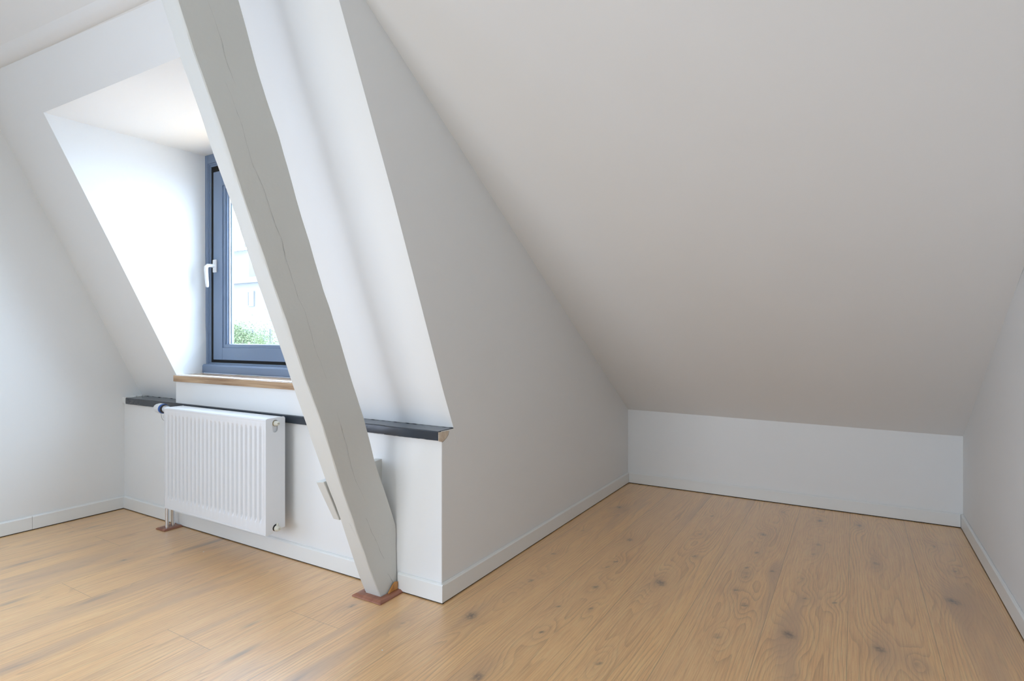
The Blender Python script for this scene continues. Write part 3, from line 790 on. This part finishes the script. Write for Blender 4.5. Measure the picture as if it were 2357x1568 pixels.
# ------------------------------------------------------------------ outside: pale houses, trees, ground
M_stucco = paint('pale_stucco', (.135, .130, .125), .8, .1, 5, var=.05)
M_stucco2 = paint('cream_brick', (.125, .115, .105), .8, .1, 5, var=.06)
M_wing = paint('grey_window_glass', (.10, .11, .13), .2, 0)
M_leaf = paint('green_leaves', (.10, .13, .045), .6, 0, 8, var=.5)
M_leaf2 = paint('yellow_green_leaves', (.19, .17, .045), .6, 0, 8, var=.5)
M_bark = paint('bark', (.12, .09, .07), .8, .6, 20)
mb = MB(); mb.box((-60, 3.2, -7.2), (30, 60, -7.0)); mb.build('ground', paint('paving', (.26, .30, .36), .9, .2), kind='structure')
h = empty('house'); tag(h, 'pale stucco house across the street, left one seen through the window', 'house')
mb = MB(); mb.box((-26, 14, -7), (-20.35, 20, 4.6)); mb.build('wall', M_stucco, parent=h)
for x, z in ((-21.09, 2.575), (-21.6, 0.9), (-20.9, .9)):
    f = MB(); frame(f, x, x+.30, z, z+.46, .03, 13.95, 14.02); fo = f.build('window', M_stucco2, parent=h)
    g_ = MB(); g_.box((x+.03, 13.97, z+.03), (x+.27, 13.99, z+.43)); g_.build('pane', M_wing, parent=fo)
mb = MB(); mb.prism([(-26.2, 13.7, 4.6), (-20.2, 13.7, 4.6), (-20.2, 17, 6.2), (-26.2, 17, 6.2)], (0, 0, .15)); mb.build('roof', M_stucco2, parent=h)
h2 = empty('house'); tag(h2, 'cream brick house across the street, right one seen through the window', 'house')
mb = MB(); mb.box((-20.25, 13.2, -7), (-12, 19, 3.15)); mb.build('wall', M_stucco2, parent=h2)
for x, z in ((-19.2, 2.3), (-19.3, .9), (-18.3, .9)):
    f = MB(); frame(f, x, x+.36, z, z+.55, .03, 13.15, 13.22); fo = f.build('window', M_stucco, parent=h2)
    g_ = MB(); g_.box((x+.03, 13.17, z+.03), (x+.33, 13.19, z+.52)); g_.build('pane', M_wing, parent=fo)
mb = MB(); mb.box((-20.3, 13.0, 3.15), (-12, 19, 3.35)); mb.build('roof', M_stucco, parent=h2)
def tree(cx, cy, cz, rx, rz, n, mats, label, seed):
    rng = random.Random(seed); t = empty('tree'); tag(t, label, 'tree', None)
    mb = MB(); mb.tube([(cx, cy, -7), (cx+.05, cy, -3), (cx, cy, cz-rz*.3)], [.16, .12, .05], 10)
    for k in range(9):
        a = rng.random()*6.28; mb.tube([(cx, cy, cz-rz*.9), (cx+rx*.4*math.cos(a), cy+rx*.4*math.sin(a), cz-rz*.2), (cx+rx*.8*math.cos(a), cy+rx*.8*math.sin(a), cz+rz*.5*rng.random())], [.04, .02, .006], 6)
    mb.build('trunk', M_bark, parent=t)
    mb = MB()
    cl = [(Vector((rng.gauss(0, .5)*rx, rng.gauss(0, .5)*rx, rng.gauss(0, .42)*rz)), rng.uniform(.12, .3)) for _ in range(26)]
    for i in range(n):
        c0, r0 = cl[rng.randrange(len(cl))]
        p = Vector((cx, cy, cz))+c0+Vector((rng.gauss(0, 1), rng.gauss(0, 1), rng.gauss(0, 1)))*r0*.55
        u = Vector((rng.gauss(0, 1), rng.gauss(0, 1), rng.gauss(0, 1))).normalized(); v = u.orthogonal().normalized(); s = rng.uniform(.012, .026)
        mb.add([p-u*s, p+v*s*.45+u*s*.1, p+u*s, p-v*s*.45+u*s*.1], [(0, 1, 2, 3)], 0 if rng.random() < .6 else 1)
    mb.build('crown', mats, parent=t)
    origin_to(t, (cx, cy, -7))
tree(-12.0, 8, .98, .50, .42, 15000, [M_leaf, M_leaf], 'low green tree crown outside the window, left of the other tree', 5)
tree(-11.2, 9.6, 1.22, .6, .55, 19000, [M_leaf, M_leaf2], 'yellow green tree crown outside the window, next to the leaning post', 6)
